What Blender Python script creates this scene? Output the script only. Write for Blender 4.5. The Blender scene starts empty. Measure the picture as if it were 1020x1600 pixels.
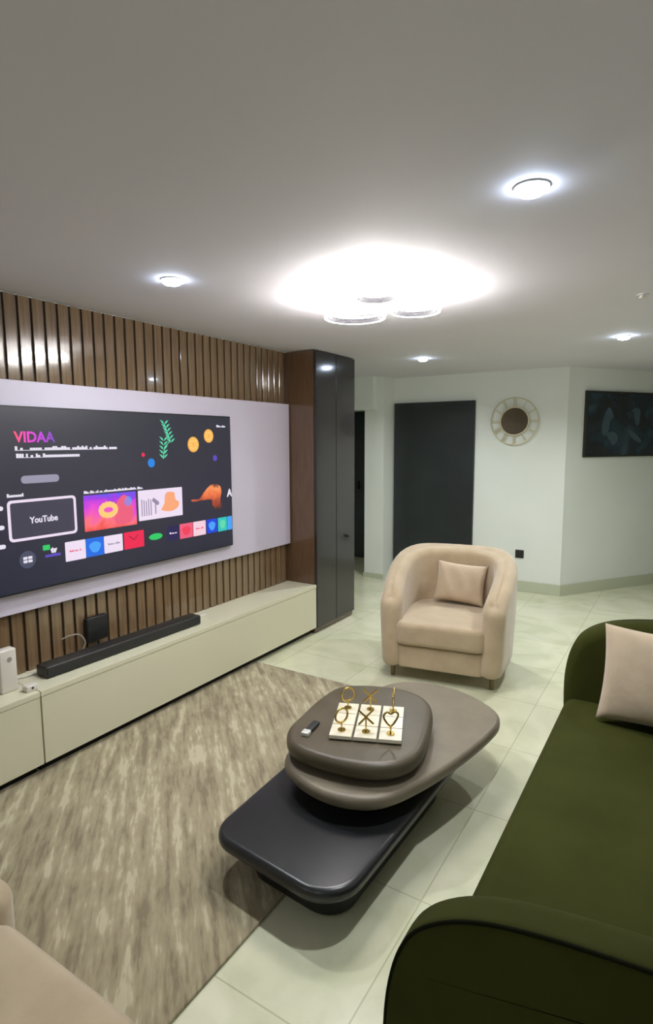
import bpy, bmesh, math, random
from mathutils import Vector, Matrix
random.seed(7)
S = bpy.context.scene
C = S.collection
PI = math.pi

# ------------------------------------------------------------------ camera
f_px, yaw, pitch, roll = 903.03, 0.5593, 0.1211, -0.0044
fw = Vector((-math.sin(yaw)*math.cos(pitch), math.cos(yaw)*math.cos(pitch), -math.sin(pitch)))
rt = Vector((math.cos(yaw), math.sin(yaw), 0)); up = rt.cross(fw)
r2 = math.cos(roll)*rt + math.sin(roll)*up; u2 = -math.sin(roll)*rt + math.cos(roll)*up
cd = bpy.data.cameras.new('camera'); cam = bpy.data.objects.new('camera', cd); C.objects.link(cam)
cam.matrix_world = Matrix(((r2.x, u2.x, -fw.x, 2.946), (r2.y, u2.y, -fw.y, 0), (r2.z, u2.z, -fw.z, 1.65), (0, 0, 0, 1)))
cd.sensor_fit = 'VERTICAL'; cd.sensor_height = 24; cd.lens = 24*f_px/1600; cd.clip_start = 0.02
S.camera = cam

# ------------------------------------------------------------------ world, exposure, lamp strengths
w = bpy.data.worlds.new('world'); S.world = w; w.use_nodes = True
w.node_tree.nodes['Background'].inputs[0].default_value = (0.8, 0.85, 0.9, 1)
w.node_tree.nodes['Background'].inputs[1].default_value = 0.05
S.view_settings.view_transform = 'Standard'; S.view_settings.look = 'None'
S.view_settings.gamma = 1; S.view_settings.exposure = 0.0; S.view_settings.use_curve_mapping = False
RING_EMIT = 104.0
SPOT_W = 12.0
SPOT_EMIT = 70.0
WARM = (1.0, 0.97, 0.90)
COOL = (0.92, 0.97, 1.0)

# ------------------------------------------------------------------ materials
def lin(c):
    return tuple(((v/255)/12.92 if v/255 <= .04045 else ((v/255+.055)/1.055)**2.4) for v in c[:3]) + (1,)
def mat(name, col, rough=.5, metal=0, spec=.5, noise=None, bump=0, bscale=60, sheen=0, coat=0, emit=None, es=1):
    m = bpy.data.materials.new(name); m.use_nodes = True; nt = m.node_tree; b = nt.nodes['Principled BSDF']
    b.inputs['Base Color'].default_value = lin(col); b.inputs['Roughness'].default_value = rough
    b.inputs['Metallic'].default_value = metal; b.inputs['Specular IOR Level'].default_value = spec
    b.inputs['Sheen Weight'].default_value = sheen; b.inputs['Coat Weight'].default_value = coat
    tc = nt.nodes.new('ShaderNodeTexCoord')
    if noise:                                   # (second colour, scale, detail)
        n = nt.nodes.new('ShaderNodeTexNoise'); n.inputs['Scale'].default_value = noise[1]; n.inputs['Detail'].default_value = noise[2]
        mp = nt.nodes.new('ShaderNodeMapping'); nt.links.new(tc.outputs['Object'], mp.inputs[0]); nt.links.new(mp.outputs[0], n.inputs[0])
        if len(noise) > 3: mp.inputs['Scale'].default_value = noise[3]
        cr = nt.nodes.new('ShaderNodeValToRGB'); cr.color_ramp.elements[0].position = .35; cr.color_ramp.elements[1].position = .65
        cr.color_ramp.elements[0].color = lin(col); cr.color_ramp.elements[1].color = lin(noise[0])
        nt.links.new(n.outputs[0], cr.inputs[0]); nt.links.new(cr.outputs[0], b.inputs['Base Color'])
    if bump:
        n2 = nt.nodes.new('ShaderNodeTexNoise'); n2.inputs['Scale'].default_value = bscale; n2.inputs['Detail'].default_value = 4
        nt.links.new(tc.outputs['Object'], n2.inputs[0])
        bp = nt.nodes.new('ShaderNodeBump'); bp.inputs['Strength'].default_value = bump; bp.inputs['Distance'].default_value = .01
        nt.links.new(n2.outputs[0], bp.inputs['Height']); nt.links.new(bp.outputs[0], b.inputs['Normal'])
    if emit:
        b.inputs['Emission Color'].default_value = lin(emit); b.inputs['Emission Strength'].default_value = es
    return m
def glow(name, col, s=1.0):
    return mat(name, (8, 8, 10), .35, emit=col, es=s)

M_wall = mat('painted_wall', (226, 229, 222), .7, noise=((222, 225, 217), 1.5, 2))
M_ceil = mat('painted_ceiling', (218, 214, 221), .8, noise=((215, 211, 218), 1.2, 2))
M_base = mat('skirting_tile', (186, 190, 166), .35)
M_black = mat('black_matt', (22, 22, 22), .5)
M_blackgloss = mat('black_gloss', (44, 41, 42), .14, coat=.1)
M_door = mat('charcoal_door', (42, 47, 47), .35, noise=((36, 40, 41), 3, 2))
M_white = mat('white_plastic', (215, 208, 198), .35)
M_cab = mat('cream_lacquer', (212, 208, 182), .28)
M_gap = mat('shadow_gap', (20, 18, 14), .7)
M_panel = mat('lilac_grey_panel', (200, 192, 208), .45)
M_wood = mat('slat_walnut', (122, 100, 74), .12, noise=((106, 84, 60), 5, 6, (14, 14, .6)), coat=.7)
M_woodback = mat('slat_backing', (66, 48, 32), .4)
M_woodside = mat('walnut_laminate', (98, 74, 54), .12, noise=((86, 64, 46), 6, 6, (14, 14, .6)), coat=.5)
M_beige = mat('beige_velvet', (186, 166, 136), .85, noise=((176, 156, 126), 9, 4), bump=.12, bscale=300, sheen=.5)
M_pillow = mat('beige_cushion_fabric', (196, 176, 150), .85, noise=((184, 164, 138), 7, 4), bump=.3, bscale=14, sheen=.4)
M_green = mat('olive_green_velvet', (56, 58, 20), .9, spec=.12, noise=((48, 51, 15), 3.5, 4), bump=.08, bscale=200)
M_greendk = mat('dark_green_piping', (22, 24, 8), 1, spec=.1)
M_legs = mat('chair_leg_metal', (120, 104, 76), .35, metal=.6)
M_slabblack = mat('black_stone', (34, 35, 36), .3, noise=((30, 31, 32), 6, 4))
M_taupe = mat('taupe_stone', (122, 112, 94), .45, noise=((113, 103, 86), 8, 4))
M_brown = mat('brown_stone', (84, 75, 58), .42, noise=((77, 68, 52), 8, 4))
M_gold = mat('polished_brass', (196, 168, 92), .22, metal=1)
M_palegold = mat('pale_gold_metal', (206, 196, 164), .35, metal=.5)
M_tile = mat('white_marble_tile', (236, 228, 206), .3, noise=((226, 216, 190), 30, 3))
M_mirror = mat('bronze_mirror', (112, 102, 82), .12, metal=.7)
M_ledlens = mat('led_lens', (240, 240, 240), .4, emit=(214, 232, 255), es=SPOT_EMIT)
M_ringlight = mat('ring_lens', (245, 245, 245), .4, emit=(255, 253, 249), es=RING_EMIT)
M_trim = mat('white_metal_trim', (215, 215, 215), .35)
M_chrome = mat('chrome', (210, 210, 210), .12, metal=1)
M_screen = mat('screen_glass', (8, 8, 12), .2, spec=.3, emit=(36, 36, 50), es=1.0)
M_picture = mat('dark_art_print', (22, 26, 30), .25)

def floor_mat():
    m = bpy.data.materials.new('marble_floor_tiles'); m.use_nodes = True; nt = m.node_tree; b = nt.nodes['Principled BSDF']
    tc = nt.nodes.new('ShaderNodeTexCoord'); mp = nt.nodes.new('ShaderNodeMapping')
    mp.inputs['Location'].default_value = (-2.22+.6*5, -1.14+.6*3, 0)
    nt.links.new(tc.outputs['Object'], mp.inputs[0])
    br = nt.nodes.new('ShaderNodeTexBrick'); br.offset = 0; br.inputs['Scale'].default_value = 1
    br.inputs['Brick Width'].default_value = .6; br.inputs['Row Height'].default_value = .613
    br.inputs['Mortar Size'].default_value = .0035; br.inputs['Mortar Smooth'].default_value = .3
    br.inputs['Color1'].default_value = (1, 1, 1, 1); br.inputs['Color2'].default_value = (.93, .93, .93, 1); br.inputs['Mortar'].default_value = (.72, .72, .68, 1)
    nt.links.new(mp.outputs[0], br.inputs[0])
    n = nt.nodes.new('ShaderNodeTexNoise'); n.inputs['Scale'].default_value = 2.6; n.inputs['Detail'].default_value = 7; n.inputs['Distortion'].default_value = 1.2
    nt.links.new(tc.outputs['Object'], n.inputs[0])
    cr = nt.nodes.new('ShaderNodeValToRGB'); e = cr.color_ramp.elements
    e[0].position = .36; e[0].color = lin((204, 204, 172)); e[1].position = .62; e[1].color = lin((220, 218, 190))
    x = cr.color_ramp.elements.new(.45); x.color = lin((211, 211, 180))
    nt.links.new(n.outputs[0], cr.inputs[0])
    mx = nt.nodes.new('ShaderNodeMix'); mx.data_type = 'RGBA'; mx.blend_type = 'MULTIPLY'; mx.inputs[0].default_value = 1
    nt.links.new(cr.outputs[0], mx.inputs[6]); nt.links.new(br.outputs[0], mx.inputs[7])
    nt.links.new(mx.outputs[2], b.inputs['Base Color']); b.inputs['Roughness'].default_value = .22
    return m
M_floor = floor_mat()

def rug_mat():
    m = bpy.data.materials.new('woven_rug'); m.use_nodes = True; nt = m.node_tree; b = nt.nodes['Principled BSDF']
    tc = nt.nodes.new('ShaderNodeTexCoord')
    def layer(scale, stretch, det, rot):
        mp0 = nt.nodes.new('ShaderNodeMapping'); mp0.inputs['Rotation'].default_value = (0, 0, math.radians(rot))
        nt.links.new(tc.outputs['Object'], mp0.inputs[0])
        mp = nt.nodes.new('ShaderNodeMapping'); mp.inputs['Scale'].default_value = stretch
        nt.links.new(mp0.outputs[0], mp.inputs[0])
        n = nt.nodes.new('ShaderNodeTexNoise'); n.inputs['Scale'].default_value = scale; n.inputs['Detail'].default_value = det
        n.inputs['Roughness'].default_value = .6
        nt.links.new(mp.outputs[0], n.inputs[0]); return n
    a = layer(3.0, (8, 1, 1), 4, -47); c = layer(3.0, (1, 1, 1), 4, 0); d = layer(14, (4, 1, 1), 2, -47)
    ad = nt.nodes.new('ShaderNodeMath'); ad.operation = 'MULTIPLY_ADD'; ad.inputs[1].default_value = .6
    nt.links.new(a.outputs[0], ad.inputs[0])
    m2 = nt.nodes.new('ShaderNodeMath'); m2.operation = 'MULTIPLY'; m2.inputs[1].default_value = .3; nt.links.new(c.outputs[0], m2.inputs[0])
    nt.links.new(m2.outputs[0], ad.inputs[2])
    a3 = nt.nodes.new('ShaderNodeMath'); a3.operation = 'MULTIPLY_ADD'; a3.inputs[1].default_value = .16
    nt.links.new(d.outputs[0], a3.inputs[0]); nt.links.new(ad.outputs[0], a3.inputs[2])
    cr = nt.nodes.new('ShaderNodeValToRGB'); e = cr.color_ramp.elements
    e[0].position = .44; e[0].color = lin((122, 110, 86)); e[1].position = .61; e[1].color = lin((182, 172, 144))
    x = e.new(.50); x.color = lin((146, 135, 107)); x = e.new(.57); x.color = lin((160, 149, 120))
    nt.links.new(a3.outputs[0], cr.inputs[0]); nt.links.new(cr.outputs[0], b.inputs['Base Color'])
    b.inputs['Roughness'].default_value = .95; b.inputs['Sheen Weight'].default_value = .2
    bp = nt.nodes.new('ShaderNodeBump'); bp.inputs['Strength'].default_value = .3; bp.inputs['Distance'].default_value = .01
    nt.links.new(a3.outputs[0], bp.inputs['Height']); nt.links.new(bp.outputs[0], b.inputs['Normal'])
    return m
M_rug = rug_mat()

# ------------------------------------------------------------------ helpers
def obj(name, bm, m, parent=None, smooth=False, loc=None):
    me = bpy.data.meshes.new(name)
    bmesh.ops.recalc_face_normals(bm, faces=bm.faces)
    bm.to_mesh(me); bm.free()
    for mm in (m if isinstance(m, (list, tuple)) else [m]): me.materials.append(mm)
    if smooth:
        me.polygons.foreach_set('use_smooth', [True]*len(me.polygons))
        try: me.set_sharp_from_angle(angle=math.radians(50))
        except Exception: pass
    o = bpy.data.objects.new(name, me); C.objects.link(o)
    if parent: o.parent = parent
    if loc: o.location = loc
    return o
def tag(o, label, cat, group=None):
    o['label'] = label; o['category'] = cat
    if group: o['group'] = group
    return o
def thing(name, label, cat, loc=(0, 0, 0), rz=0, group=None):
    o = bpy.data.objects.new(name, None); o.empty_display_size = .05; C.objects.link(o)
    o.location = loc; o.rotation_euler = (0, 0, rz)
    return tag(o, label, cat, group)
def box(x0, x1, y0, y1, z0, z1, bev=0, bm=None, seg=2):
    bm = bm or bmesh.new()
    g = bmesh.ops.create_cube(bm, size=1)['verts']
    for v in g: v.co = Vector(((x0+x1)/2+v.co.x*(x1-x0), (y0+y1)/2+v.co.y*(y1-y0), (z0+z1)/2+v.co.z*(z1-z0)))
    if bev:
        es = {e for v in g for e in v.link_edges}
        bmesh.ops.bevel(bm, geom=list(es), offset=bev, segments=seg, affect='EDGES', profile=.5)
    return bm
def struct(name, bm, m, label=None, parent=None, smooth=False):
    o = obj(name, bm, m, parent, smooth)
    if not parent: o['kind'] = 'structure'
    if label: o['label'] = label
    return o
def cyl(r, z0, z1, n=32, c=(0, 0), r2=None, bm=None):
    bm = bm or bmesh.new(); r2 = r if r2 is None else r2
    a = [bm.verts.new((c[0]+r*math.cos(2*PI*i/n), c[1]+r*math.sin(2*PI*i/n), z0)) for i in range(n)]
    b = [bm.verts.new((c[0]+r2*math.cos(2*PI*i/n), c[1]+r2*math.sin(2*PI*i/n), z1)) for i in range(n)]
    for i in range(n): bm.faces.new((a[i], a[(i+1) % n], b[(i+1) % n], b[i]))
    bm.faces.new(a[::-1]); bm.faces.new(b); return bm
def tube(pts, r, bm=None, n=8, closed=False):
    bm = bm or bmesh.new(); P = [Vector(p) for p in pts]; N = len(P); rings = []
    prev = None
    for i, p in enumerate(P):
        t = (P[(i+1) % N]-P[i-1]) if closed else (P[min(i+1, N-1)]-P[max(i-1, 0)])
        t.normalize()
        ref = prev if prev is not None else (Vector((0, 0, 1)) if abs(t.z) < .9 else Vector((1, 0, 0)))
        a = (ref - t*ref.dot(t))
        if a.length < 1e-5: a = t.orthogonal()
        a.normalize(); prev = a; b = t.cross(a)
        rr = r[i] if isinstance(r, (list, tuple)) else r
        rings.append([bm.verts.new(p+(a*math.cos(2*PI*k/n)+b*math.sin(2*PI*k/n))*rr) for k in range(n)])
    for i in range(N if closed else N-1):
        A, B = rings[i], rings[(i+1) % N]
        for k in range(n): bm.faces.new((A[k], A[(k+1) % n], B[(k+1) % n], B[k]))
    if not closed: bm.faces.new(rings[0][::-1]); bm.faces.new(rings[-1])
    return bm
def spline(pts, n=10, closed=True):
    P = [Vector(p) for p in pts]; N = len(P); out = []
    for i in range(N if closed else N-1):
        if closed: p0, p1, p2, p3 = P[i-1], P[i], P[(i+1) % N], P[(i+2) % N]
        else: p0, p1, p2, p3 = P[max(i-1, 0)], P[i], P[i+1], P[min(i+2, N-1)]
        for k in range(n):
            t = k/n
            out.append(.5*((2*p1)+(-p0+p2)*t+(2*p0-5*p1+4*p2-p3)*t*t+(-p0+3*p1-3*p2+p3)*t**3))
    if not closed: out.append(P[-1])
    return out
def round_poly(pts, rad, n=8):
    P = [Vector(p) for p in pts]; N = len(P); out = []
    for i in range(N):
        r = rad[i] if isinstance(rad, (list, tuple)) else rad
        a, p, b = P[i-1], P[i], P[(i+1) % N]; u = (a-p).normalized(); v = (b-p).normalized()
        ang = u.angle(v); d = r/math.tan(ang/2); c = p+(u+v).normalized()*(r/math.sin(ang/2))
        s = p+u*d; e = p+v*d; a0 = math.atan2(s.y-c.y, s.x-c.x); a1 = math.atan2(e.y-c.y, e.x-c.x)
        da = (a1-a0+PI) % (2*PI)-PI
        for k in range(n+1): out.append(c+Vector((math.cos(a0+da*k/n), math.sin(a0+da*k/n)))*r)
    return out
def slab(outline, t0, t1, r, fmap=lambda u, v, t: (u, v, t), seg=6, bm=None, r0=None):
    """closed 2-D outline given a thickness t0..t1 with rounded rims; fmap places it in space"""
    bm = bm or bmesh.new(); P = [Vector(p[:2]) for p in outline]; N = len(P)
    area = sum(P[i-1].x*P[i].y-P[i].x*P[i-1].y for i in range(N))
    if area < 0: P.reverse()
    nr = []
    for i in range(N):
        d = P[(i+1) % N]-P[i-1]; nr.append(Vector((d.y, -d.x)).normalized() if d.length > 1e-9 else Vector((0, 0)))
    prof = []; r0 = r if r0 is None else r0
    for k in range(seg+1):
        a = PI/2*k/seg; prof.append((r0*(1-math.sin(a)), t0+r0*(1-math.cos(a))))
    for k in range(seg+1):
        a = PI/2*k/seg; prof.append((r*(1-math.cos(a)), t1-r*(1-math.sin(a))))
    rings = []
    for ins, t in prof:
        rings.append([bm.verts.new(fmap(*(P[i]-nr[i]*ins), t)) for i in range(N)])
    for A, B in zip(rings, rings[1:]):
        for i in range(N): bm.faces.new((A[i], A[(i+1) % N], B[(i+1) % N], B[i]))
    bm.faces.new(rings[0][::-1]); bm.faces.new(rings[-1]); return bm
def copy_tree(o, parent=None):
    c = o.copy(); C.objects.link(c); c.parent = parent
    for ch in list(o.children): copy_tree(ch, c)
    return c

# ------------------------------------------------------------------ room shell
H = 2.40
WX, WY = .5802, .8145                      # direction of the angled wall
AX, AY = 1.855, 6.43
struct('floor', box(-1.5, 3.8, -2.4, 9.3, -.1, 0), M_floor)
struct('ceiling', box(-1.5, 3.8, -2.4, 9.3, H, H+.1), M_ceil)
struct('wall_left', box(-.12, 0, -2.3, 4.72, 0, H), M_wall)
struct('wall_rear', box(-.12, 3.8, -2.4, -2.3, 0, H), M_wall)
struct('wall_right', box(3.7, 3.8, -2.3, 9.3, 0, H), M_wall)
struct('wall_back', box(-.11, AX, 6.43, 6.55, 0, H), M_wall)
bm = bmesh.new(); L = 3.35; nx, ny = WY, -WX
q = [(AX, AY), (AX+WX*L, AY+WY*L), (AX+WX*L-nx*.12, AY+WY*L-ny*.12), (AX-.0001, AY+.12)]
lo = [bm.verts.new((x, y, 0)) for x, y in q]; hi = [bm.verts.new((x, y, H)) for x, y in q]
for i in range(4): bm.faces.new((lo[i], lo[(i+1) % 4], hi[(i+1) % 4], hi[i]))
bm.faces.new(lo); bm.faces.new(hi)
struct('wall_angled', bm, M_wall)
struct('wall_pillar', box(-.36, -.11, 6.15, 6.55, 0, H), M_wall)
struct('wall_lintel', box(-1.4, -.36, 6.15, 6.55, 2.03, H), M_wall)
struct('wall_beam', box(-1.4, -.20, 6.05, 6.15, 2.02, H, .004), M_wall)
struct('wall_alcove', box(-1.5, -.12, 4.62, 4.72, 0, H), M_wall)
struct('wall_corridor', box(-1.5, -1.4, 4.72, 9.2, 0, H), M_wall)
struct('wall_far', box(-1.4, 3.7, 9.2, 9.3, 0, H), M_wall)
# skirtings
struct('baseboard_back', box(.90, AX+.008, 6.414, 6.43, 0, .12, .003), M_base)
bm = bmesh.new(); q = [(AX+.008, AY-.016), (AX+WX*3+nx*.016, AY+WY*3+ny*.016), (AX+WX*3, AY+WY*3), (AX+.002, AY)]
lo = [bm.verts.new((x, y, 0)) for x, y in q]; hi = [bm.verts.new((x, y, .12)) for x, y in q]
for i in range(4): bm.faces.new((lo[i], lo[(i+1) % 4], hi[(i+1) % 4], hi[i]))
bm.faces.new(lo); bm.faces.new(hi)
struct('baseboard_angled', bm, M_base)
struct('baseboard_right', box(3.684, 3.7, -2.3, 8.8, 0, .12, .003), M_base)
struct('baseboard_pillar', box(-.37, -.105, 6.138, 6.15, 0, .06, .002), M_base)
# the tall charcoal door of the back wall and the dark door down the corridor
d1 = struct('door_1', box(-.09, .895, 6.395, 6.43, .004, 2.10, .003), M_door, 'tall charcoal door in the white back wall')
d2 = struct('door_2', box(-1.38, -.40, 7.16, 7.2, .004, 2.2, .003), M_door, 'dark door seen through the narrow opening')
struct('wall_corridor_end', box(-1.4, -.36, 7.2, 7.3, 0, H), M_wall)
struct('wall_corridor_side', box(-.36, -.26, 6.55, 7.3, 0, H), M_wall)
struct('door_handle', box(-1.02, -.98, 7.12, 7.16, .98, 1.1, .004), M_black, parent=d2)

# ------------------------------------------------------------------ slatted TV wall
sp = thing('slat_wall_panel', 'brown glossy vertical wood slat panelling behind the television', 'wall panel', (0, 0, 0))
obj('backing_board', box(.001, .006, -1.29, 4.045, .42, 2.395), M_woodback, sp)
bm = bmesh.new(); y = -1.27
while y < 4.02:
    box(.006, .018, y, min(y+.058, 4.04), .42, 2.394, .002, bm, 1); y += .0735
obj('slats', bm, M_wood, sp)
tag(obj('display_panel', box(.0245, .05, .25, 4.035, .775, 1.965, .003), M_panel), 'large pale lilac-grey flat panel mounted behind the television', 'wall panel')

# tall dark cabinet at the end of the TV wall
t = thing('tall_cabinet', 'tall floor to ceiling dark glossy cabinet at the end of the slat wall', 'cabinet', (0, 4.05, 0))
obj('carcass', box(.002, .288, 0, .655, .01, 2.395, .002), M_woodside, t).location = (0, 0, 0)
for i, (a, b_) in enumerate(((.002, .322), (.326, .653))):
    d = obj('door', box(.29, .312, a, b_, .05, 2.39, .004), M_blackgloss, t)
    if i == 1:
        k = cyl(.012, 0, .02, 16); bmesh.ops.rotate(k, verts=k.verts, matrix=Matrix.Rotation(PI/2, 3, 'Y')); bmesh.ops.translate(k, verts=k.verts, vec=(.312, .50, .79))
        obj('knob', k, M_black, d, True)

# ------------------------------------------------------------------ low TV cabinets
def low_cabinet(y0, y1, label):
    t = thing('tv_cabinet', label, 'cabinet', (0, y0, 0), 0, 'low cream cabinets along the TV wall')
    w_ = y1-y0
    obj('plinth', box(.01, .25, 0.01, w_-.01, 0, .06), M_gap, t)
    obj('body', box(.006, .290, 0, w_, .06, .405, .002), M_cab, t)
    obj('worktop', box(.003, .312, 0, w_, .408, .437, .003), M_cab, t)
    obj('drawer_front', box(.292, .310, .002, w_-.002, .06, .4065, .0015), M_cab, t)
    return t
low_cabinet(1.555, 4.042, 'long low cream lacquered TV cabinet carrying the soundbar')
low_cabinet(.30, 1.551, 'shorter low cream cabinet at the frame edge carrying the white router')

def grad_mat(name, stops, axis, a, b, noise=0, scale=8):
    m = bpy.data.materials.new(name); m.use_nodes = True; nt = m.node_tree; bs = nt.nodes['Principled BSDF']
    bs.inputs['Base Color'].default_value = (.01, .01, .01, 1); bs.inputs['Roughness'].default_value = .35
    tc = nt.nodes.new('ShaderNodeTexCoord'); sx = nt.nodes.new('ShaderNodeSeparateXYZ'); nt.links.new(tc.outputs['Object'], sx.inputs[0])
    mr = nt.nodes.new('ShaderNodeMapRange'); mr.inputs['From Min'].default_value = a; mr.inputs['From Max'].default_value = b
    nt.links.new(sx.outputs[axis], mr.inputs['Value']); src = mr.outputs[0]
    if noise:
        n = nt.nodes.new('ShaderNodeTexNoise'); n.inputs['Scale'].default_value = scale; n.inputs['Detail'].default_value = 1; n.inputs['Distortion'].default_value = 1.5
        nt.links.new(tc.outputs['Object'], n.inputs[0])
        ma = nt.nodes.new('ShaderNodeMath'); ma.operation = 'MULTIPLY_ADD'; ma.inputs[1].default_value = noise; nt.links.new(n.outputs[0], ma.inputs[0])
        m2 = nt.nodes.new('ShaderNodeMath'); m2.operation = 'SUBTRACT'; m2.inputs[1].default_value = noise/2; nt.links.new(src, m2.inputs[0]); nt.links.new(m2.outputs[0], ma.inputs[2]); src = ma.outputs[0]
    cr = nt.nodes.new('ShaderNodeValToRGB'); e = cr.color_ramp.elements
    e[0].position = stops[0][0]; e[0].color = lin(stops[0][1]); e[1].position = stops[-1][0]; e[1].color = lin(stops[-1][1])
    for p, c in stops[1:-1]: e.new(p).color = lin(c)
    nt.links.new(src, cr.inputs[0]); nt.links.new(cr.outputs[0], bs.inputs['Emission Color']); bs.inputs['Emission Strength'].default_value = 1
    return m
# ------------------------------------------------------------------ television
tv = thing('television', 'large black flat television showing a colourful app menu', 'television', (.05, 0, 0))
TX = .045                                  # screen plane, local
obj('housing', box(.0, .040, 1.495, 3.245, .885, 1.835, .004), M_black, tv)
M_screen = grad_mat('screen_menu', [(0, (24, 28, 50)), (.45, (38, 34, 54)), (1, (40, 40, 54))], 2, .895, 1.827)
scr = obj('screen', box(.040, TX, 1.503, 3.237, .895, 1.827), M_screen, tv)
def q4(y0, y1, z0, z1, off=0, r=.008, bm=None):
    o = round_poly([(y0, z0), (y1, z0), (y1, z1), (y0, z1)], r, 3)
    return slab(o, TX+off, TX+off+.001, .0003, lambda u, v, t: (t, u, v), 1, bm)
def disc(y, z, r, off=0, bm=None, n=28):
    o = [(y+r*math.cos(2*PI*i/n), z+r*math.sin(2*PI*i/n)) for i in range(n)]
    return slab(o, TX+off, TX+off+.001, .0003, lambda u, v, t: (t, u, v), 1, bm)
def scrap(name, bm, m, label=None):
    o = obj(name, bm, m, scr)
    if label: o['label'] = label
    return o
G_white = glow('ui_white', (232, 226, 240), 1); G_grey = glow('ui_grey', (150, 146, 168), 1)
G_lil = glow('ui_lilac_white', (238, 222, 242), 1); G_dim = glow('ui_tile_dark', (62, 58, 76), 1); G_circ = glow('ui_circle', (70, 74, 96), 1)
G_blue = glow('ui_blue', (24, 104, 226), 1); G_skyl = glow('ui_sky', (70, 160, 245), 1); G_red = glow('ui_red', (236, 30, 78), 1)
G_green = glow('ui_green', (40, 200, 98), 1); G_mint = glow('ui_mint', (96, 214, 170), 1); G_yel = glow('ui_orange', (246, 178, 76), 1.0)
G_yel2 = glow('ui_orange_light', (252, 204, 120), 1)
G_pink = glow('ui_pink', (236, 92, 124), 1); G_roy = glow('ui_royal', (20, 66, 220), 1); G_aqua = glow('ui_aqua', (40, 196, 190), 1)
G_vio = glow('ui_violet', (92, 70, 190), 1); G_navy = glow('ui_navy', (32, 26, 82), 1); G_or2 = glow('ui_rust', (226, 96, 46), 1); G_peach = glow('ui_peach', (250, 166, 120), 1)
G_pw = glow('ui_pink_white', (244, 206, 222), 1)
def text_mesh(s, y, z, size, off=.001, bold=.0, align='LEFT', sx=1):
    cu = bpy.data.curves.new('lettering', 'FONT'); cu.body = s; cu.size = size; cu.extrude = .0006; cu.offset = bold; cu.align_x = align; cu.resolution_u = 3
    o = bpy.data.objects.new('lettering', cu); C.objects.link(o)
    dg = bpy.context.evaluated_depsgraph_get(); me = bpy.data.meshes.new_from_object(o.evaluated_get(dg))
    bpy.data.objects.remove(o); bm = bmesh.new(); bm.from_mesh(me); bpy.data.meshes.remove(me)
    for v in bm.verts: v.co = Vector((TX+off+.0006+v.co.z, y+v.co.x*sx, z+v.co.y))
    return bm
def scribble(y0, y1, z, h, off=.0005):          # a line of text too blurred to read: low letter-sized bars
    bm = bmesh.new(); y = y0; k = 0; box(TX+off, TX+off+.0008, y0, y1, z, z+h*.12, 0, bm)
    while y < y1:
        wd = h*random.choice((.45, .55, .6)); hh = h*random.choice((.62, .62, .62, .95)) if k else h
        if random.random() > .12 or k == 0: box(TX+off, TX+off+.001, y, y+wd, z, z+hh, 0, bm)
        y += wd*1.12; k += 1
    return bm
M_logo = grad_mat('logo_gradient', [(0, (250, 80, 110)), (.35, (226, 50, 200)), (.65, (190, 50, 220)), (1, (80, 60, 160))], 1, 1.63, 1.86)
scrap('logo_lettering', text_mesh('VIDAA', 1.632, 1.655, .075, bold=.002, sx=.98), M_logo, 'pink to violet VIDAA lettering')
scrap('text_line', scribble(1.632, 2.23, 1.612, .022), G_white); scrap('text_line', scribble(1.636, 1.99, 1.575, .022), G_white)
scrap('button', q4(1.652, 1.862, 1.445, 1.485, 0, .019), G_grey, 'grey rounded button')
scrap('text_line', scribble(1.575, 1.655, 1.381, .018), G_white)
fr = bmesh.new()
o1 = round_poly([(1.572, 1.155), (1.952, 1.155), (1.952, 1.365), (1.572, 1.365)], .022, 4); o2 = round_poly([(1.586, 1.169), (1.938, 1.169), (1.938, 1.351), (1.586, 1.351)], .012, 4)
for a_, b_ in ((TX+.0005, TX+.0022),):
    A = [fr.verts.new((b_, *p)) for p in o1]; B = [fr.verts.new((b_, *p)) for p in o2]; A0 = [fr.verts.new((a_, *p)) for p in o1]; B0 = [fr.verts.new((a_, *p)) for p in o2]; n = len(A)
    for i in range(n):
        j = (i+1) % n; fr.faces.new((A[i], A[j], B[j], B[i])); fr.faces.new((A0[i], A0[j], A[j], A[i])); fr.faces.new((B0[i], B0[j], B[j], B[i]))
app = scrap('app_tile', q4(1.576, 1.948, 1.159, 1.361, 0, .02), G_dim, 'dark app tile')
scrap('tile_frame', fr, G_lil, 'bright frame around the selected tile')
scrap('lettering', text_mesh('YouTube', 1.762, 1.240, .046, off=.0012, bold=.0012, align='CENTER', sx=.9), G_white)
for z in (1.33, 1.235, 1.14): scrap('side_icon', q4(1.512, 1.553, z-.011, z+.011, 0, .010), G_white)
scrap('text_line', scribble(2.005, 2.42, 1.366, .016), G_white)
M_th1 = grad_mat('thumbnail_psychedelic', [(0, (240, 70, 60)), (.18, (250, 110, 120)), (.38, (240, 80, 190)), (.55, (226, 60, 214)), (.75, (160, 40, 226)), (1, (70, 80, 235))], 2, 1.15, 1.37, .6, 7)
scrap('thumbnail', q4(2.0, 2.362, 1.152, 1.356, 0, .004), M_th1, 'multicoloured pink and violet thumbnail')
scrap('thumbnail_shape', disc(2.30, 1.30, .03, .001), glow('ui_lightblue', (90, 150, 240), 1))
tb = bmesh.new()
for k in range(14):
    a_ = 2*PI*k/14; disc(2.16+.05*math.cos(a_), 1.262+.032*math.sin(a_), .018, .0012+.0001*k, tb, 12)
scrap('thumbnail_shape', tb, G_yel2)
scrap('thumbnail_shape', slab(spline([(2.22, 1.17), (2.32, 1.18), (2.33, 1.27), (2.28, 1.34), (2.22, 1.30), (2.20, 1.22)], 5), TX+.001, TX+.002, .0003, lambda u, v, t: (t, u, v), 1), G_pink)
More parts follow.
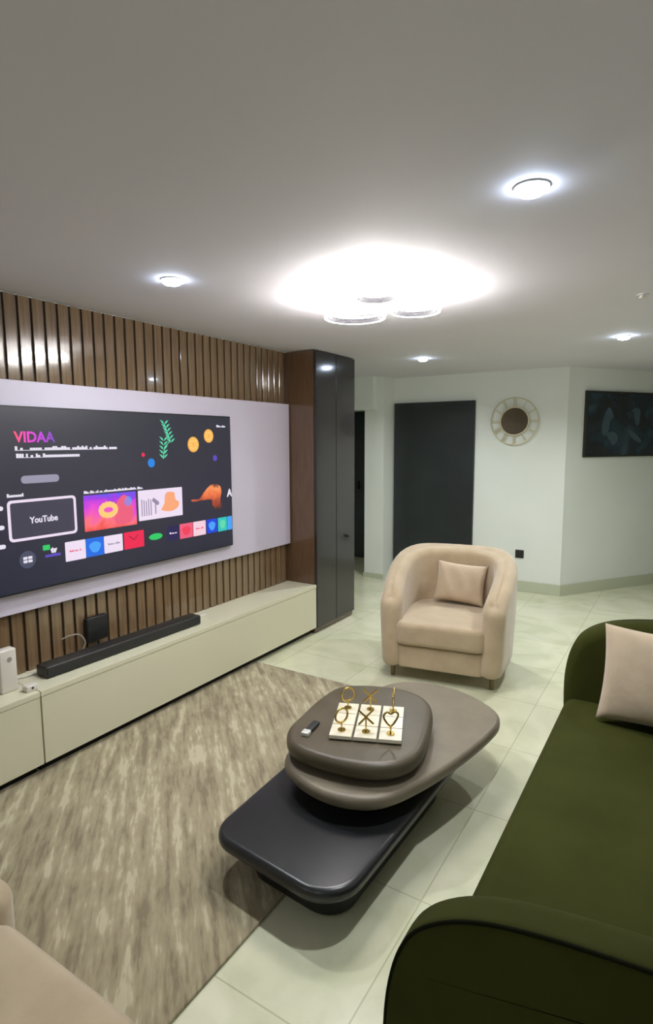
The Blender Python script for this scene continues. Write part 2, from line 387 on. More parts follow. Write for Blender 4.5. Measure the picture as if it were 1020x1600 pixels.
scrap('thumbnail', q4(2.378, 2.742, 1.168, 1.356, 0, .004), G_lil, 'white thumbnail with an orange drawing')
scrap('thumbnail_shape', slab(spline([(2.56, 1.22), (2.64, 1.205), (2.70, 1.225), (2.71, 1.26), (2.68, 1.28), (2.67, 1.325), (2.60, 1.325), (2.585, 1.26)], 5), TX+.001, TX+.002, .0003, lambda u, v, t: (t, u, v), 1), G_peach)
sk = bmesh.new()
for k in range(5): box(TX+.001, TX+.0018, 2.40+.018*k, 2.407+.018*k, 1.195, 1.30-.006*(k % 3), 0, sk)
for k in range(3): disc(2.50+.014*k, 1.288-.01*k, .014, .001, sk, 10)
box(TX+.001, TX+.0018, 2.508, 2.516, 1.20, 1.28, 0, sk)
scrap('thumbnail_shape', sk, glow('ui_sketch_grey', (150, 136, 164), 1))
M_th3 = grad_mat('thumbnail_rust', [(0, (60, 30, 30)), (.35, (170, 66, 40)), (.6, (232, 110, 60)), (.85, (250, 150, 90)), (1, (120, 50, 36))], 2, 1.17, 1.36, .5, 14)
scrap('thumbnail', slab(spline([(2.83, 1.262), (2.90, 1.262), (2.955, 1.31), (3.02, 1.352), (3.10, 1.345), (3.125, 1.30), (3.11, 1.24), (3.125, 1.185), (3.07, 1.172), (3.03, 1.20), (3.02, 1.245), (2.95, 1.25), (2.84, 1.248)], 5), TX+.0003, TX+.0013, .0003, lambda u, v, t: (t, u, v), 1), M_th3, 'orange and rust coloured picture')
scrap('side_icon', text_mesh('A', 3.185, 1.255, .075, bold=.003), G_white)
# bottom row of app icons
scrap('app_icon', disc(1.66, 1.055, .045), G_circ, 'grey round menu icon')
gb = bmesh.new()
for a_ in (-1, 1):
    for b_ in (-1, 1): q4(1.66+a_*.013-.011, 1.66+a_*.013+.011, 1.055+b_*.009-.007, 1.055+b_*.009+.007, .0012, .002, gb)
scrap('icon_mark', gb, G_white)
ib = bmesh.new(); q4(1.745, 1.785, 1.087, 1.115, 0, .004, ib); scrap('app_icon', ib, G_green, 'green and violet app icon')
scrap('icon_mark', text_mesh('tv', 1.79, 1.07, .04, bold=.003), G_white); scrap('icon_mark', q4(1.755, 1.845, 1.048, 1.062, 0, .004), G_vio)
def icon(y0, y1, z0, z1, m, mark=None, mm=None, lab=None):
    scrap('app_icon', q4(y0, y1, z0, z1, 0, .004), m, lab)
    yc, zc, w_ = (y0+y1)/2, (z0+z1)/2, y1-y0
    if mark == 'line': scrap('icon_mark', scribble(yc-w_*.3, yc+w_*.3, zc-.004, .011, .0012), mm)
    if mark == 'blob': scrap('icon_mark', slab([(yc+w_*.32*math.cos(a*.4)*(1+.15*math.sin(3*a*.4)), zc+.032*math.sin(a*.4)) for a in range(15)], TX+.0012, TX+.002, .0003, lambda u, v, t: (t, u, v), 1), mm)
    if mark == 'v': scrap('icon_mark', tube([(TX+.002, yc-w_*.25, zc+.025), (TX+.002, yc, zc), (TX+.002, yc+w_*.2, zc+.03)], .003, n=5), mm)
icon(1.872, 1.998, 1.004, 1.112, G_lil, 'line', G_pink, 'white app icon')
icon(2.0, 2.118, 1.006, 1.112, G_blue, 'blob', G_skyl, 'blue app icon')
icon(2.12, 2.25, 1.008, 1.110, G_lil, 'line', G_grey, 'white app icon')
icon(2.26, 2.41, 1.008, 1.112, G_red, 'v', glow('ui_dark_red', (120, 14, 50), 1), 'red app icon')
scrap('app_icon', slab([(2.505+.055*math.cos(i*PI/10), 1.055+.021*math.sin(i*PI/10)) for i in range(20)], TX, TX+.001, .0003, lambda u, v, t: (t, u, v), 1), G_green, 'green oval app icon')
icon(2.60, 2.70, 1.01, 1.105, G_navy, 'line', G_lil, 'navy app icon')
icon(2.71, 2.83, 1.008, 1.108, G_red if False else G_pink, 'blob', glow('ui_rose', (240, 60, 90), 1), 'rose app icon')
icon(2.835, 2.955, 1.008, 1.108, G_pw, 'line', G_pink, 'pale pink app icon')
icon(2.965, 3.07, 1.01, 1.108, G_roy, 'blob', G_skyl, 'royal blue app icon')
icon(3.08, 3.175, 1.008, 1.108, G_aqua, 'blob', G_mint, 'aqua app icon'); icon(3.18, 3.232, 1.008, 1.108, G_skyl, None, None, 'light blue app icon')
# decoration top right: citrus slices, dots, sprig
for y, z, r in ((2.86, 1.635, .052), (3.01, 1.693, .047)):
    dsc = scrap('citrus_slice', disc(y, z, r), G_yel, 'orange citrus slice')
    cb = bmesh.new()
    for k in range(8):
        a_ = 2*PI*k/8
        slab([(y+r*.18*math.cos(a_), z+r*.18*math.sin(a_)), (y+r*.8*math.cos(a_-.3), z+r*.8*math.sin(a_-.3)), (y+r*.8*math.cos(a_+.3), z+r*.8*math.sin(a_+.3))], TX+.0012, TX+.0018, .0001, lambda u, v, t: (t, u, v), 1, cb)
    scrap('slice_segments', cb, G_yel2)
scrap('dot', disc(2.493, 1.523, .028), glow('ui_azure', (30, 132, 224), 1), 'azure dot'); scrap('dot', disc(2.432, 1.575, .013), G_red); scrap('dot', disc(3.068, 1.538, .021), G_vio)
lf = bmesh.new()
for (ya, za, yb, zb, nn) in ((2.595, 1.555, 2.60, 1.665, 5), (2.66, 1.655, 2.61, 1.77, 6)):
    for k in range(nn):
        t_ = k/(nn-1); y = ya+(yb-ya)*t_; z = za+(zb-za)*t_
        for sg in (-1, 1): slab([(y, z-.006), (y+sg*.018, z+.002), (y+sg*.036, z+.022), (y+sg*.012, z+.014)], TX+.0003, TX+.0012, .0003, lambda u, v, t: (t, u, v), 1, lf)
tube([(TX+.001, 2.59, 1.545), (TX+.001, 2.605, 1.62), (TX+.001, 2.655, 1.66), (TX+.001, 2.61, 1.765)], .003, lf, 5)
scrap('leaf_sprig', lf, G_mint, 'mint green leaf sprig')
scrap('text_line', scribble(3.09, 3.18, 1.755, .016), G_white)

# ------------------------------------------------------------------ things on the TV cabinet
t = thing('soundbar', 'long low black soundbar on the cream cabinet under the television', 'soundbar', (.17, 2.2, .437), math.radians(-1.2))
obj('body', box(-.05, .046, -.545, .545, .003, .062, .008, seg=3), mat('soundbar_shell', (34, 32, 30), .45), t, True)
obj('grille', box(.046, .051, -.54, .54, .007, .056, .002), mat('soundbar_grille', (24, 24, 22), .6, bump=.5, bscale=400), t)
for yy in (-.42, .42): obj('foot', box(-.04, .04, yy-.03, yy+.03, 0, .004), M_black, t)
t = thing('router', 'white upright router box on the cream cabinet at the left frame edge', 'router', (.165, 1.472, .437), 0)
obj('casing', box(-.028, .028, -.042, .042, 0, .215, .009, seg=4), M_white, t, True)
k = cyl(.012, 0, .002, 20); bmesh.ops.rotate(k, verts=k.verts, matrix=Matrix.Rotation(PI/2, 3, 'Y')); bmesh.ops.translate(k, verts=k.verts, vec=(.0275, .005, .165))
obj('logo_disc', k, mat('grey_print', (150, 144, 134), .5), t)
t = thing('power_adapter', 'small white adapter with a dark dot beside the white router', 'adapter', (.255, 1.535, .437), 0)
obj('casing', box(-.022, .022, -.03, .03, 0, .032, .006, seg=3), M_white, t, True)
k = cyl(.006, 0, .002, 14); bmesh.ops.rotate(k, verts=k.verts, matrix=Matrix.Rotation(PI/2, 3, 'Y')); bmesh.ops.translate(k, verts=k.verts, vec=(.0215, 0, .017))
obj('socket_hole', k, M_black, t)
cb = tube(spline([(.06, 1.56, .442), (.085, 1.62, .444), (.075, 1.75, .443), (.085, 1.95, .443), (.075, 2.3, .443), (.085, 2.65, .443), (.11, 2.84, .443)], 8, False), .0055, n=6)
box(.092, .128, 2.84, 2.90, .438, .452, .003, cb)
tag(obj('white_cable', cb, M_white, None, True), 'thin white cable running along the wall behind the soundbar', 'cable')
t = thing('media_box', 'small square black box on the slats behind the soundbar', 'media box', (.026, 2.075, .495))
obj('casing', box(0, .035, -.07, .07, 0, .145, .006, seg=3), M_black, t, True)
obj('cable', tube(spline([(.018, -.01, .002), (.03, -.02, -.03), (.045, -.06, -.045), (.05, -.10, -.052)], 6, False), .005, n=6), M_black, t, True)
tag(obj('looped_cable', tube(spline([(.03, 1.86, .558), (.05, 1.90, .572), (.06, 1.95, .565), (.075, 1.975, .52), (.075, 1.96, .48), (.075, 1.93, .447), (.08, 1.96, .443), (.085, 1.985, .443)], 8, False), .004, n=6), mat('grey_cable', (150, 140, 126), .5), None, True), 'thin grey cable looping beside the black box over the soundbar', 'cable')

# ------------------------------------------------------------------ rug
rb = slab(round_poly([(.262, -.35), (1.79, -.35), (1.79, 3.26), (.262, 3.26)], .02, 4), 0.001, .013, .005)
rug = obj('rug', rb, M_rug); tag(rug, 'large taupe streaky rug on the marble floor before the TV cabinet', 'rug')

# ------------------------------------------------------------------ stacked coffee table
ct = thing('coffee_table', 'three tier stone coffee table with black, taupe and brown rounded tops', 'coffee table', (1.83, 2.0, .0))
def local(pts): return [(x-1.83, y-2.0) for x, y in pts]
bl = round_poly(local([(1.495, 1.450), (2.096, 1.393), (2.137, 2.589), (1.448, 2.610)]), [.12, .15, .12, .12], 10)
bl = [Vector((p_.x, p_.y+.015)) for p_ in bl]
obj('lower_top', slab(bl, .145, .20, .025), M_slabblack, ct, True)
obj('lower_base', slab(round_poly(local([(1.60, 1.555), (2.03, 1.52), (2.06, 2.45), (1.57, 2.45)]), .11, 8), .0135, .146, .01), M_black, ct, True)
tp = spline(local([(1.558, 1.856), (1.661, 1.768), (1.806, 1.727), (1.940, 1.742), (2.048, 1.815), (2.125, 1.980), (2.192, 2.217), (2.244, 2.495), (2.249, 2.681), (2.167, 2.804), (1.950, 2.907), (1.723, 2.887), (1.589, 2.742), (1.517, 2.371), (1.522, 2.041)]), 6)
tp = [Vector((p_.x, p_.y+.02*max(0, min(1, (.3-p_.y)/.5)))) for p_ in tp]
obj('middle_top', slab(tp, .262, .32, .024), M_taupe, ct, True)
obj('middle_base', slab(round_poly(local([(1.72, 1.95), (2.0, 1.95), (2.05, 2.48), (1.72, 2.48)]), .08, 6), .20, .263, .004), M_black, ct, True)
br_ = spline(local([(1.535, 1.925), (1.504, 2.079), (1.484, 2.285), (1.504, 2.429), (1.622, 2.521), (1.787, 2.568), (1.921, 2.532), (2.003, 2.429), (2.065, 2.244), (2.101, 2.058), (2.070, 1.935), (1.972, 1.852), (1.808, 1.816), (1.633, 1.827)]), 6)
obj('upper_top', slab(br_, .340, .415, .032), M_brown, ct, True)
obj('upper_base', slab(round_poly(local([(1.68, 1.92), (1.98, 1.92), (1.98, 2.30), (1.68, 2.30)]), .08, 6), .32, .341, .002), M_black, ct, True)

# tic-tac-toe board and brass pieces
c0 = Vector((1.822, 2.133)); e1 = Vector((.29, .12)).normalized(); ang = math.atan2(e1.y, e1.x)
bd = thing('game_board', 'white marble noughts and crosses board on the brown table top', 'game board', (c0.x, c0.y, .415), ang)
obj('base', box(-.150, .150, -.150, .150, 0, .006, .002), M_brown, bd)
for i in range(3):
    for j in range(3):
        x = (i-1)*.1035; y = (j-1)*.1035
        obj('tile', box(x-.0468, x+.0468, y-.049, y+.049, .006, .022, .0015), M_tile, bd)
def piece(kind, i, j, label, tw=0, hh=.0):
    p = c0+e1*((i-1)*.1035)+Vector((-e1.y, e1.x))*((j-1)*.1035)
    t = thing('game_piece', label, 'game piece', (p.x, p.y, .437), ang+tw+.25, 'brass pieces on the game board')
    t.location.z = .4372
    obj('foot', cyl(.017, 0, .004, 24), M_gold, t)
    obj('stem', cyl(.0035, .004, .034+hh+(.031 if kind == 'x' else 0), 10), M_gold, t)
    r = .031; zc = .034+hh+r
    if kind == 'o':
        pts = [(r*math.cos(2*PI*k/28), 0, zc+r*math.sin(2*PI*k/28)) for k in range(28)]
        obj('ring', tube(pts, .0045, n=8, closed=True), M_gold, t, True)
    elif kind == 'h':
        pts = spline([(0, 0, zc-r), (r*.8, 0, zc-.004), (r, 0, zc+r*.6), (r*.5, 0, zc+r), (0, 0, zc+r*.72), (-r*.5, 0, zc+r), (-r, 0, zc+r*.6), (-r*.8, 0, zc-.004)], 5)
        obj('ring', tube(pts, .0045, n=8, closed=True), M_gold, t, True)
    else:
        b = tube([(-r, 0, zc-r), (r, 0, zc+r)], .0045, n=8); tube([(-r, 0, zc+r), (r, 0, zc-r)], .0045, b, 8)
        obj('cross', b, M_gold, t, True)
piece('o', 0, 0, 'small brass nought at the front left of the game board', .5)
piece('x', 1, 0, 'brass cross at the front centre of the game board')
piece('h', 2, 0, 'brass heart shaped nought at the front right of the board', .1)
piece('o', 0, 2, 'brass nought standing at the back left of the board', .3)
piece('x', 1, 2, 'brass cross at the back centre of the game board', -.2)
piece('x', 2, 2, 'brass cross turned edge on at the back right of the board', 1.3)
t = thing('lighter', 'small black lighter with bright silver end on the brown table top', 'lighter', (1.632, 1.957, .415), math.radians(98))
obj('body', box(-.02, .07, -.016, .016, 0, .014, .005, seg=3), M_black, t, True)
obj('cap', box(-.055, -.0205, -.017, .017, 0, .018, .004, seg=3), mat('silver_cap', (226, 224, 218), .25, metal=.3), t, True)

# ------------------------------------------------------------------ tub armchair
def u_outline(hw, hb, hf, th, n=20):
    """plan of a U-shaped wall, open to -Y"""
    out = []; inn = []
    ys = -hf
    def sup(a, W_, D_):                                     # superellipse half
        c, s = math.cos(a), math.sin(a); e = .72
        return (W_*math.copysign(abs(c)**e, c), D_*abs(s)**e)
    for k in range(n+1):
        a = PI*k/n; out.append(sup(a, hw, hb)); inn.append(sup(a, hw-th, hb-th))
    P = []
    for k in range(5): P.append((hw-.035*(1-k/5)**1.5, ys+.07+(-ys-.07)*k/5))
    P += out
    for k in range(4, -1, -1): P.append((-(hw-.035*(1-k/5)**1.5), ys+.07+(-ys-.07)*k/5))
    cx = hw-.035-th/2
    for k in range(1, 8): a = PI+PI*k/8; P.append((-cx+th/2*math.cos(a), ys+.07+th/2*math.sin(a)))
    for k in range(5): P.append((-(hw-th-.035*(1-k/5)**1.5), ys+.07+(-ys-.07)*k/5))
    P += inn[::-1]
    for k in range(4, -1, -1): P.append(((hw-th-.035*(1-k/5)**1.5), ys+.07+(-ys-.07)*k/5))
    for k in range(1, 8): a = PI+PI*k/8; P.append((cx+th/2*math.cos(a), ys+.07+th/2*math.sin(a)))
    return P
def rim(y):
    s = max(0, min(1, (y+.40)/.80)); s = 1-(1-s)**1.5
    return .575+.275*s
def armchair(loc, rz, label):
    t = thing('armchair', label, 'armchair', loc, rz)
    def fm(u, v, tt): return (u*(1-.05*(1-tt)), v, .10+tt*(rim(v)-.10))
    P = u_outline(.46, .44, .40, .155)
    # thickness parameter 0..1 in height; rounding handled in metric units
    bm = bmesh.new(); V = [Vector(p) for p in P]; N = len(V)
    if sum(V[i-1].x*V[i].y-V[i].x*V[i-1].y for i in range(N)) < 0: V.reverse()
    nr = [Vector(((V[(i+1) % N]-V[i-1]).y, -(V[(i+1) % N]-V[i-1]).x)).normalized() for i in range(N)]
    prof = [(.03, 0, .0), (.008, 0, .012), (0, 0, .04)]+[(0, k/6, 0) for k in range(1, 6)]+[(.068*(1-math.cos(a)), 1, -.068*(1-math.sin(a))) for a in [PI/2*k/7 for k in range(8)]]
    rings = []
    for ins, h, dz in prof:
        ring = []
        for i in range(N):
            p = V[i]-nr[i]*ins; top = rim(V[i].y)
            z = .10+dz if h == 0 else ((.14+(top-.068-.14)*h) if h < 1 else top+dz)
            ring.append(bm.verts.new((p.x*(.95+.05*min(1, z/.5)), p.y, z)))
        rings.append(ring)
    for A, B in zip(rings, rings[1:]):
        for i in range(N): bm.faces.new((A[i], A[(i+1) % N], B[(i+1) % N], B[i]))
    bm.faces.new(rings[0][::-1]); bm.faces.new(rings[-1])
    obj('shell', bm, M_beige, t, True)
    obj('front_rail', slab(round_poly([(-.285, -.385), (.285, -.385), (.285, .30), (-.285, .30)], .03, 4), .10, .262, .015), M_beige, t, True)
    sc = spline([(-.285, -.40), (-.10, -.415), (.10, -.415), (.285, -.40), (.305, -.2), (.305, .12), (.22, .27), (0, .30), (-.22, .27), (-.305, .12), (-.305, -.2)], 5)
    cu = slab(sc, .265, .425, .035)
    for v in cu.verts:
        if v.co.z > .38: v.co.z += .022*max(0, 1-(v.co.x/.3)**2)*max(0, 1-((v.co.y+.05)/.36)**2)
    obj('seat_cushion', cu, M_beige, t, True)
    for sx in (-1, 1):
        for y in (-.30, .30):
            obj('leg', cyl(.014, 0, .105, 16, (sx*.34, y), .02), M_legs, t, True)
    return t
armchair((1.53, 3.95, 0), math.radians(10), 'beige tub armchair on the marble floor facing the coffee table')
def cushion_bm(w_, h_, d_, n=22, seed=1):
    rnd = random.Random(seed); bm = bmesh.new(); fr_ = []; bk = []
    for i in range(n+1):
        a = []; b = []
        for j in range(n+1):
            u = -1+2*i/n; v = -1+2*j/n
            pin = 1-.07*(1-abs(v)**2)*abs(u)**3; pin2 = 1-.07*(1-abs(u)**2)*abs(v)**3
            x = u*w_/2*pin; z = v*h_/2*pin2
            d = d_/2*((1-u**2)*(1-v**2))**.42 if abs(u) < 1 and abs(v) < 1 else 0
            d *= 1+.12*math.sin(3.1*u+seed)*math.cos(2.7*v+seed)+.05*math.sin(9*u+4*v)
            d += .004
            a.append(bm.verts.new((x, -d, z))); b.append(bm.verts.new((x, d, z)))
        fr_.append(a); bk.append(b)
    for i in range(n):
        for j in range(n):
            bm.faces.new((fr_[i][j], fr_[i+1][j], fr_[i+1][j+1], fr_[i][j+1])); bm.faces.new((bk[i][j], bk[i][j+1], bk[i+1][j+1], bk[i+1][j]))
    for i in range(n):
        for A, B in (((i, 0), (i+1, 0)), ((i, n), (i+1, n)), ((0, i), (0, i+1)), ((n, i), (n, i+1))):
            bm.faces.new((fr_[A[0]][A[1]], fr_[B[0]][B[1]], bk[B[0]][B[1]], bk[A[0]][A[1]]))
    return bm
p = obj('cushion', cushion_bm(.37, .30, .13, seed=2), M_pillow, None, True); p.location = (1.54, 4.14, .590); p.rotation_euler = (math.radians(-18), math.radians(3), math.radians(6))
tag(p, 'beige cushion resting on the beige armchair', 'cushion')

# ------------------------------------------------------------------ green sofa
sf = thing('sofa', 'long olive green velvet sofa with rounded arms along the right side', 'sofa', (2.972, 2.0, 0))
ox, oy = 2.95, 2.0
ap = [(2.50, .06), (2.475, .25), (2.465, .45), (2.475, .58), (2.505, .68), (2.555, .742), (2.64, .79), (2.76, .82), (2.95, .842), (3.2, .855), (3.42, .86), (3.47, .82), (3.48, .5), (3.47, .06)]
apr = spline([(x-ox, z) for x, z in ap], 5, False)
apr = [(p_.x, p_.y) for p_ in apr]
# the piping sits on the shoulder of the rounded edge
def arm_pip(y0, y1, sgn):
    ro, ri = .018, .055
    a = obj('arm', slab(apr, y0-oy, y1-oy, ri if sgn > 0 else ro, lambda u, v, t_: (u, t_, v), 8, r0=ro if sgn > 0 else ri), M_green, sf, True)
    ysh = y0+.006 if sgn > 0 else y1-.006
    V = [Vector(p_) for p_ in apr]; pip = []
    for i in range(8, len(V)-6):
        d = V[i+1]-V[i-1]; nrm = Vector((-d.y, d.x)).normalized()
        if nrm.y < 0 and V[i].y > .5: nrm = -nrm
        ins = .018*(1-math.cos(math.radians(45)))
        q_ = V[i]-nrm*(ins-.001); pip.append((q_.x, ysh-oy, q_.y))
    obj('piping', tube(pip, .0042, n=8), M_greendk, a, True)
arm_pip(.935, 1.045, 1)
arm_pip(2.885, 2.995, -1)
obj('base', box(2.53-ox, 3.40-ox, 1.047-oy, 2.883-oy, .07, .27, .02, seg=3), M_green, sf, True)
sc = slab(round_poly([(2.485-ox, 1.046-oy), (3.22-ox, 1.046-oy), (3.22-ox, 2.884-oy), (2.485-ox, 2.884-oy)], .06, 5), .272, .43, .045)
obj('seat_cushion', sc, M_green, sf, True)
obj('backrest', box(3.22-ox, 3.46-ox, 1.047-oy, 2.883-oy, .272, .84, .06, seg=5), M_green, sf, True)
for x in (2.56, 3.38):
    for y in (.985, 2.945): obj('leg', cyl(.018, 0, .075, 16, (x-ox, y-oy), .026), M_black, sf, True)
p = obj('cushion', cushion_bm(.46, .41, .15, seed=5), M_pillow, None, True); p.location = (2.90, 2.72, .64); p.rotation_euler = (math.radians(-14), math.radians(2), math.radians(3))
tag(p, 'large beige cushion leaning in the far corner of the green sofa', 'cushion')

# ------------------------------------------------------------------ beige footstools at the near left corner
def footstool(x0, x1, y0, y1, h, label):
    cx, cy = (x0+x1)/2, (y0+y1)/2
    t = thing('footstool', label, 'footstool', (cx, cy, .013), 0, 'beige footstools at the near left corner')
    o = round_poly([(x0-cx, y0-cy), (x1-cx, y0-cy), (x1-cx, y1-cy), (x0-cx, y1-cy)], .07, 8)
    obj('cushion', slab(o, .10, h, .05, r0=.02), M_beige, t, True)
    for sx in (-1, 1):
        for sy in (-1, 1): obj('leg', cyl(.014, 0, .102, 14, (sx*((x1-x0)/2-.09), sy*((y1-y0)/2-.09)), .018), M_legs, t)
footstool(1.475, 2.055, .18, .725, .415, 'beige padded footstool, the larger one filling the bottom left corner')
footstool(.90, 1.435, .28, .80, .415, 'beige padded footstool cut off by the left edge, farther of the two')

# ------------------------------------------------------------------ wall pieces
ck = thing('wall_clock', 'round pale gold wall clock with bronze mirror centre on white wall', 'clock', (1.325, 6.43, 1.86))
def vring(R, r, y): return [(R*math.cos(2*PI*k/48), y, R*math.sin(2*PI*k/48)) for k in range(48)]
obj('outer_ring', tube(vring(.25, 0, -.025), .006, n=8, closed=True), M_palegold, ck, True)
obj('inner_ring', tube(vring(.15, 0, -.025), .008, n=8, closed=True), M_palegold, ck, True)
k = cyl(.143, 0, .012, 40); bmesh.ops.rotate(k, verts=k.verts, matrix=Matrix.Rotation(PI/2, 3, 'X')); bmesh.ops.translate(k, verts=k.verts, vec=(0, -.012, 0))
obj('mirror_face', k, M_mirror, ck)
bmk = cyl(.03, 0, .012, 16); bmesh.ops.rotate(bmk, verts=bmk.verts, matrix=Matrix.Rotation(PI/2, 3, 'X')); obj('mount', bmk, M_black, ck)
NUM = ['XII', 'I', 'II', 'III', 'IV', 'V', 'VI', 'VII', 'VIII', 'IX', 'X', 'XI']
for h in range(12):
    a = PI/2-h*PI/6; nb = bmesh.new(); s = NUM[h]
    wd = {'I': .010, 'V': .022, 'X': .022}; tot = sum(wd[c] for c in s); x = -tot/2
    rot = Matrix.Rotation(-(a-PI/2), 3, 'Y')
    def P3(x_, z_): return rot @ Vector((x_, 0, z_)) + Vector((0, -.025, 0))
    for c in s:
        w_ = wd[c]; m_ = x+w_/2
        if c == 'I': tube([P3(m_, .155), P3(m_, .246)], .0032, nb, 6)
        if c == 'V': tube([P3(m_-.008, .246), P3(m_, .155)], .003, nb, 6); tube([P3(m_+.008, .246), P3(m_, .155)], .003, nb, 6)
        if c == 'X': tube([P3(m_-.008, .246), P3(m_+.008, .155)], .003, nb, 6); tube([P3(m_+.008, .246), P3(m_-.008, .155)], .003, nb, 6)
        x += w_
    obj('numeral', nb, M_palegold, ck, True)
hd = tube([(0, -.018, 0), (.05, -.018, .045)], .003, n=6); tube([(0, -.018, 0), (-.02, -.018, .09)], .0025, hd, 6)
obj('hands', hd, M_palegold, ck)

t = thing('wall_socket', 'small square black wall socket beside the beige armchair', 'socket', (1.425, 6.43, .415))
obj('plate', box(-.045, .045, -.012, 0, -.045, .045, .004), M_black, t); hb = bmesh.new()
for dx, dz in ((0, .012), (-.012, -.008), (.012, -.008)): box(dx-.003, dx+.003, -.0125, -.0115, dz-.005, dz+.005, 0, hb)
obj('socket_holes', hb, M_blackgloss, t)

pa = math.atan2(WY, WX); s0, s1 = .225, 1.50; sm = (s0+s1)/2
pc = thing('framed_picture', 'wide dark blue abstract picture in a thin black frame on the angled wall', 'picture', (AX+WX*sm, AY+WY*sm, 1.82), pa)
hw, hh = (s1-s0)/2, .345
fb = bmesh.new()
for a in ((-hw, hw, hh-.018, hh), (-hw, hw, -hh, -hh+.018), (-hw, -hw+.018, -hh+.018, hh-.018), (hw-.018, hw, -hh+.018, hh-.018)): box(a[0], a[1], -.032, -.001, a[2], a[3], .002, fb)
obj('frame', fb, mat('frame_black_wood', (34, 30, 24), .35), pc)
m = M_picture; nt = m.node_tree; b = nt.nodes['Principled BSDF']
tc = nt.nodes.new('ShaderNodeTexCoord'); n = nt.nodes.new('ShaderNodeTexNoise'); n.inputs['Scale'].default_value = 3.2; n.inputs['Detail'].default_value = 3; n.inputs['Distortion'].default_value = .6
nt.links.new(tc.outputs['Object'], n.inputs[0]); cr = nt.nodes.new('ShaderNodeValToRGB'); e = cr.color_ramp.elements
e[0].position = .40; e[0].color = lin((26, 27, 30)); e[1].position = .70; e[1].color = lin((58, 72, 80)); e.new(.55).color = lin((26, 46, 58))
nt.links.new(n.outputs[0], cr.inputs[0]); nt.links.new(cr.outputs[0], b.inputs['Base Color'])
obj('print', box(-hw+.018, hw-.018, -.020, -.001, -hh+.018, hh-.018), M_picture, pc)
M_paint = mat('muted_blue_paint', (58, 78, 88), .3)
FM = lambda u, v, t_: (u, -.0205-t_, v)
for pts in ([(-.36, .12), (-.30, .18), (-.24, .08), (-.29, .03), (-.30, -.06), (-.36, -.12), (-.40, -.05)], [(-.33, -.10), (-.22, -.08), (-.16, -.15), (-.22, -.22), (-.28, -.17)],
            [(.02, .16), (.14, .17), (.15, .05), (.12, -.02), (.07, .05), (.06, .12)], [(.0, -.06), (.10, -.10), (.20, -.18), (.14, -.19), (.03, -.13)]):
    obj('brush_shape', slab(spline(pts, 4), 0, .0006, .0001, FM, 1), M_paint, pc)

# ------------------------------------------------------------------ ceiling lights
def downlight(x, y, label, on=True, k=1.0):
    t = thing('downlight', label, 'ceiling light', (x, y, H), 0, 'round ceiling downlights')
    bm = bmesh.new(); pr = [(.052, 0), (.052, -.004), (.046, -.006), (.044, -.004), (.044, 0)]; n = 36
    rr = [[bm.verts.new((r*math.cos(2*PI*i/n), r*math.sin(2*PI*i/n), z)) for i in range(n)] for r, z in pr]
    for A, B in zip(rr, rr[1:]):
        for i in range(n): bm.faces.new((A[i], A[(i+1) % n], B[(i+1) % n], B[i]))
    obj('trim_ring', bm, M_trim, t, True)
    bm = bmesh.new(); n = 32; rr = []
    for r, z in ((.0435, -.003), (.042, -.014), (.034, -.022), (.016, -.0265)): rr.append([bm.verts.new((r*math.cos(2*PI*i/n), r*math.sin(2*PI*i/n), z)) for i in range(n)])
    for A, B in zip(rr, rr[1:]):
        for i in range(n): bm.faces.new((A[i], A[(i+1) % n], B[(i+1) % n], B[i]))
    bm.faces.new(rr[-1]); bm.faces.new(rr[0])
    obj('lens', bm, M_ledlens if on else M_trim, t, True)
    if on:
        l = bpy.data.lights.new('downlight_lamp', 'AREA'); l.shape = 'DISK'; l.size = .08; l.energy = SPOT_W*k; l.color = COOL; l.spread = math.radians(150)
        lo_ = bpy.data.objects.new('lamp', l); C.objects.link(lo_); lo_.parent = t; lo_.location = (0, 0, -.031)
    return t
downlight(2.50, 1.87, 'round ceiling downlight, the largest and nearest, at upper right')
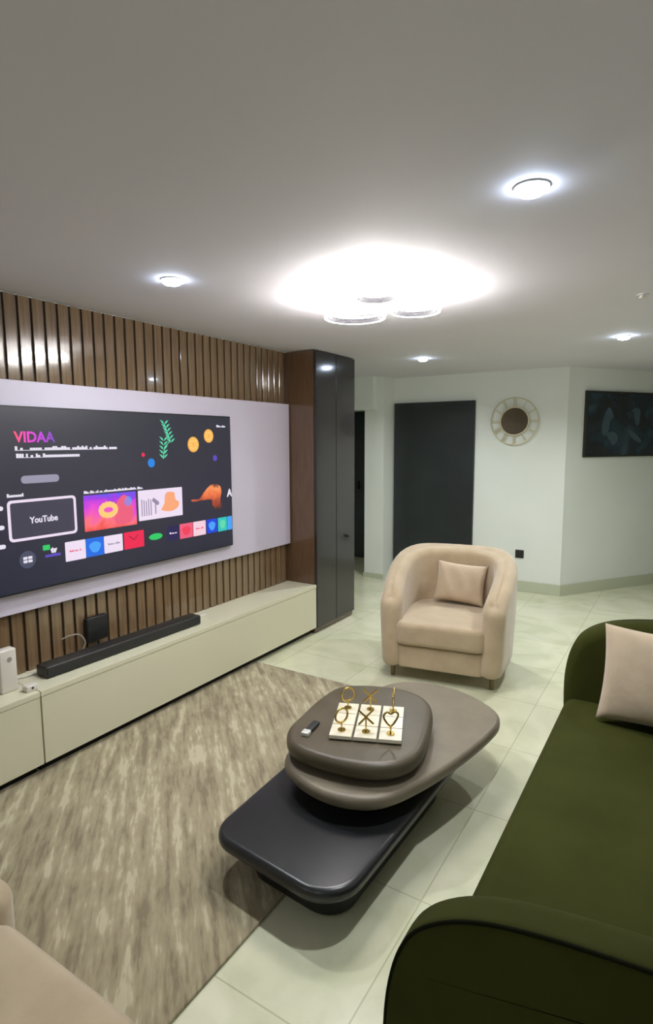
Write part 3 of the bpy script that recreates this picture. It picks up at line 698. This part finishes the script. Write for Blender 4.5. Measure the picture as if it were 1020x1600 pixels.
downlight(.86, 1.99, 'round ceiling downlight near the slat wall at left')
downlight(.83, 5.05, 'small far ceiling downlight nearest the charcoal door', k=1.5)
downlight(2.49, 4.80, 'far ceiling downlight above the dark picture on the right', k=1.7)
downlight(.86, -1.05, 'added unseen fill downlight behind the viewer on the slat wall side', k=.35)  # fill lamp added out of view to lift the near ceiling and floor
downlight(2.50, -1.05, 'added unseen fill downlight behind the viewer on the sofa side', k=.35)  # second added fill lamp, also unseen behind the camera
t = thing('smoke_detector', 'tiny pale round ceiling fitting near the right frame edge', 'ceiling fitting', (2.69, 3.5, H))
obj('base', cyl(.03, -.006, 0, 24), M_trim, t); obj('sensor', cyl(.016, -.02, -.006, 20), M_white, t)

ch = thing('ceiling_lamp', 'bright ceiling lamp made of three glowing rings above the coffee table', 'ceiling lamp', (1.595, 2.695, H))
obj('canopy', cyl(.07, -.028, 0, 40), M_trim, ch, True)
M_ringgrey = mat('grey_trim', (44, 42, 46), .6)
def ring_light(cx, cy, R, z):
    n = 56
    def band(ro, ri, z0, z1):
        bm = bmesh.new(); L_ = []
        for r, zz in ((ro, z0), (ro, z1), (ri, z1), (ri, z0)): L_.append([bm.verts.new((cx+r*math.cos(2*PI*i/n), cy+r*math.sin(2*PI*i/n), zz)) for i in range(n)])
        for k in range(4):
            A, B = L_[k], L_[(k+1) % 4]
            for i in range(n): bm.faces.new((A[i], A[(i+1) % n], B[(i+1) % n], B[i]))
        return bm
    rg = obj('light_ring', band(R, R-.016, z-.018, z+.018), M_ringlight, ch)
    obj('inner_lip', band(R-.0165, R-.021, z-.019, z+.008), M_ringgrey, rg)
    d = Vector((cx, cy)); L1 = d.length
    if L1 > R: obj('bracket', tube([(0, 0, -.02), (d.x*(1-R/L1)*.9, d.y*(1-R/L1)*.9, -.02), (d.x*(1-(R-.01)/L1), d.y*(1-(R-.01)/L1), z+.02)], .006, n=8), M_trim, ch, True)
ring_light(-.19, .06, .160, -.086)
ring_light(.135, .10, .125, -.086)
ring_light(.09, -.25, .10, -.086)
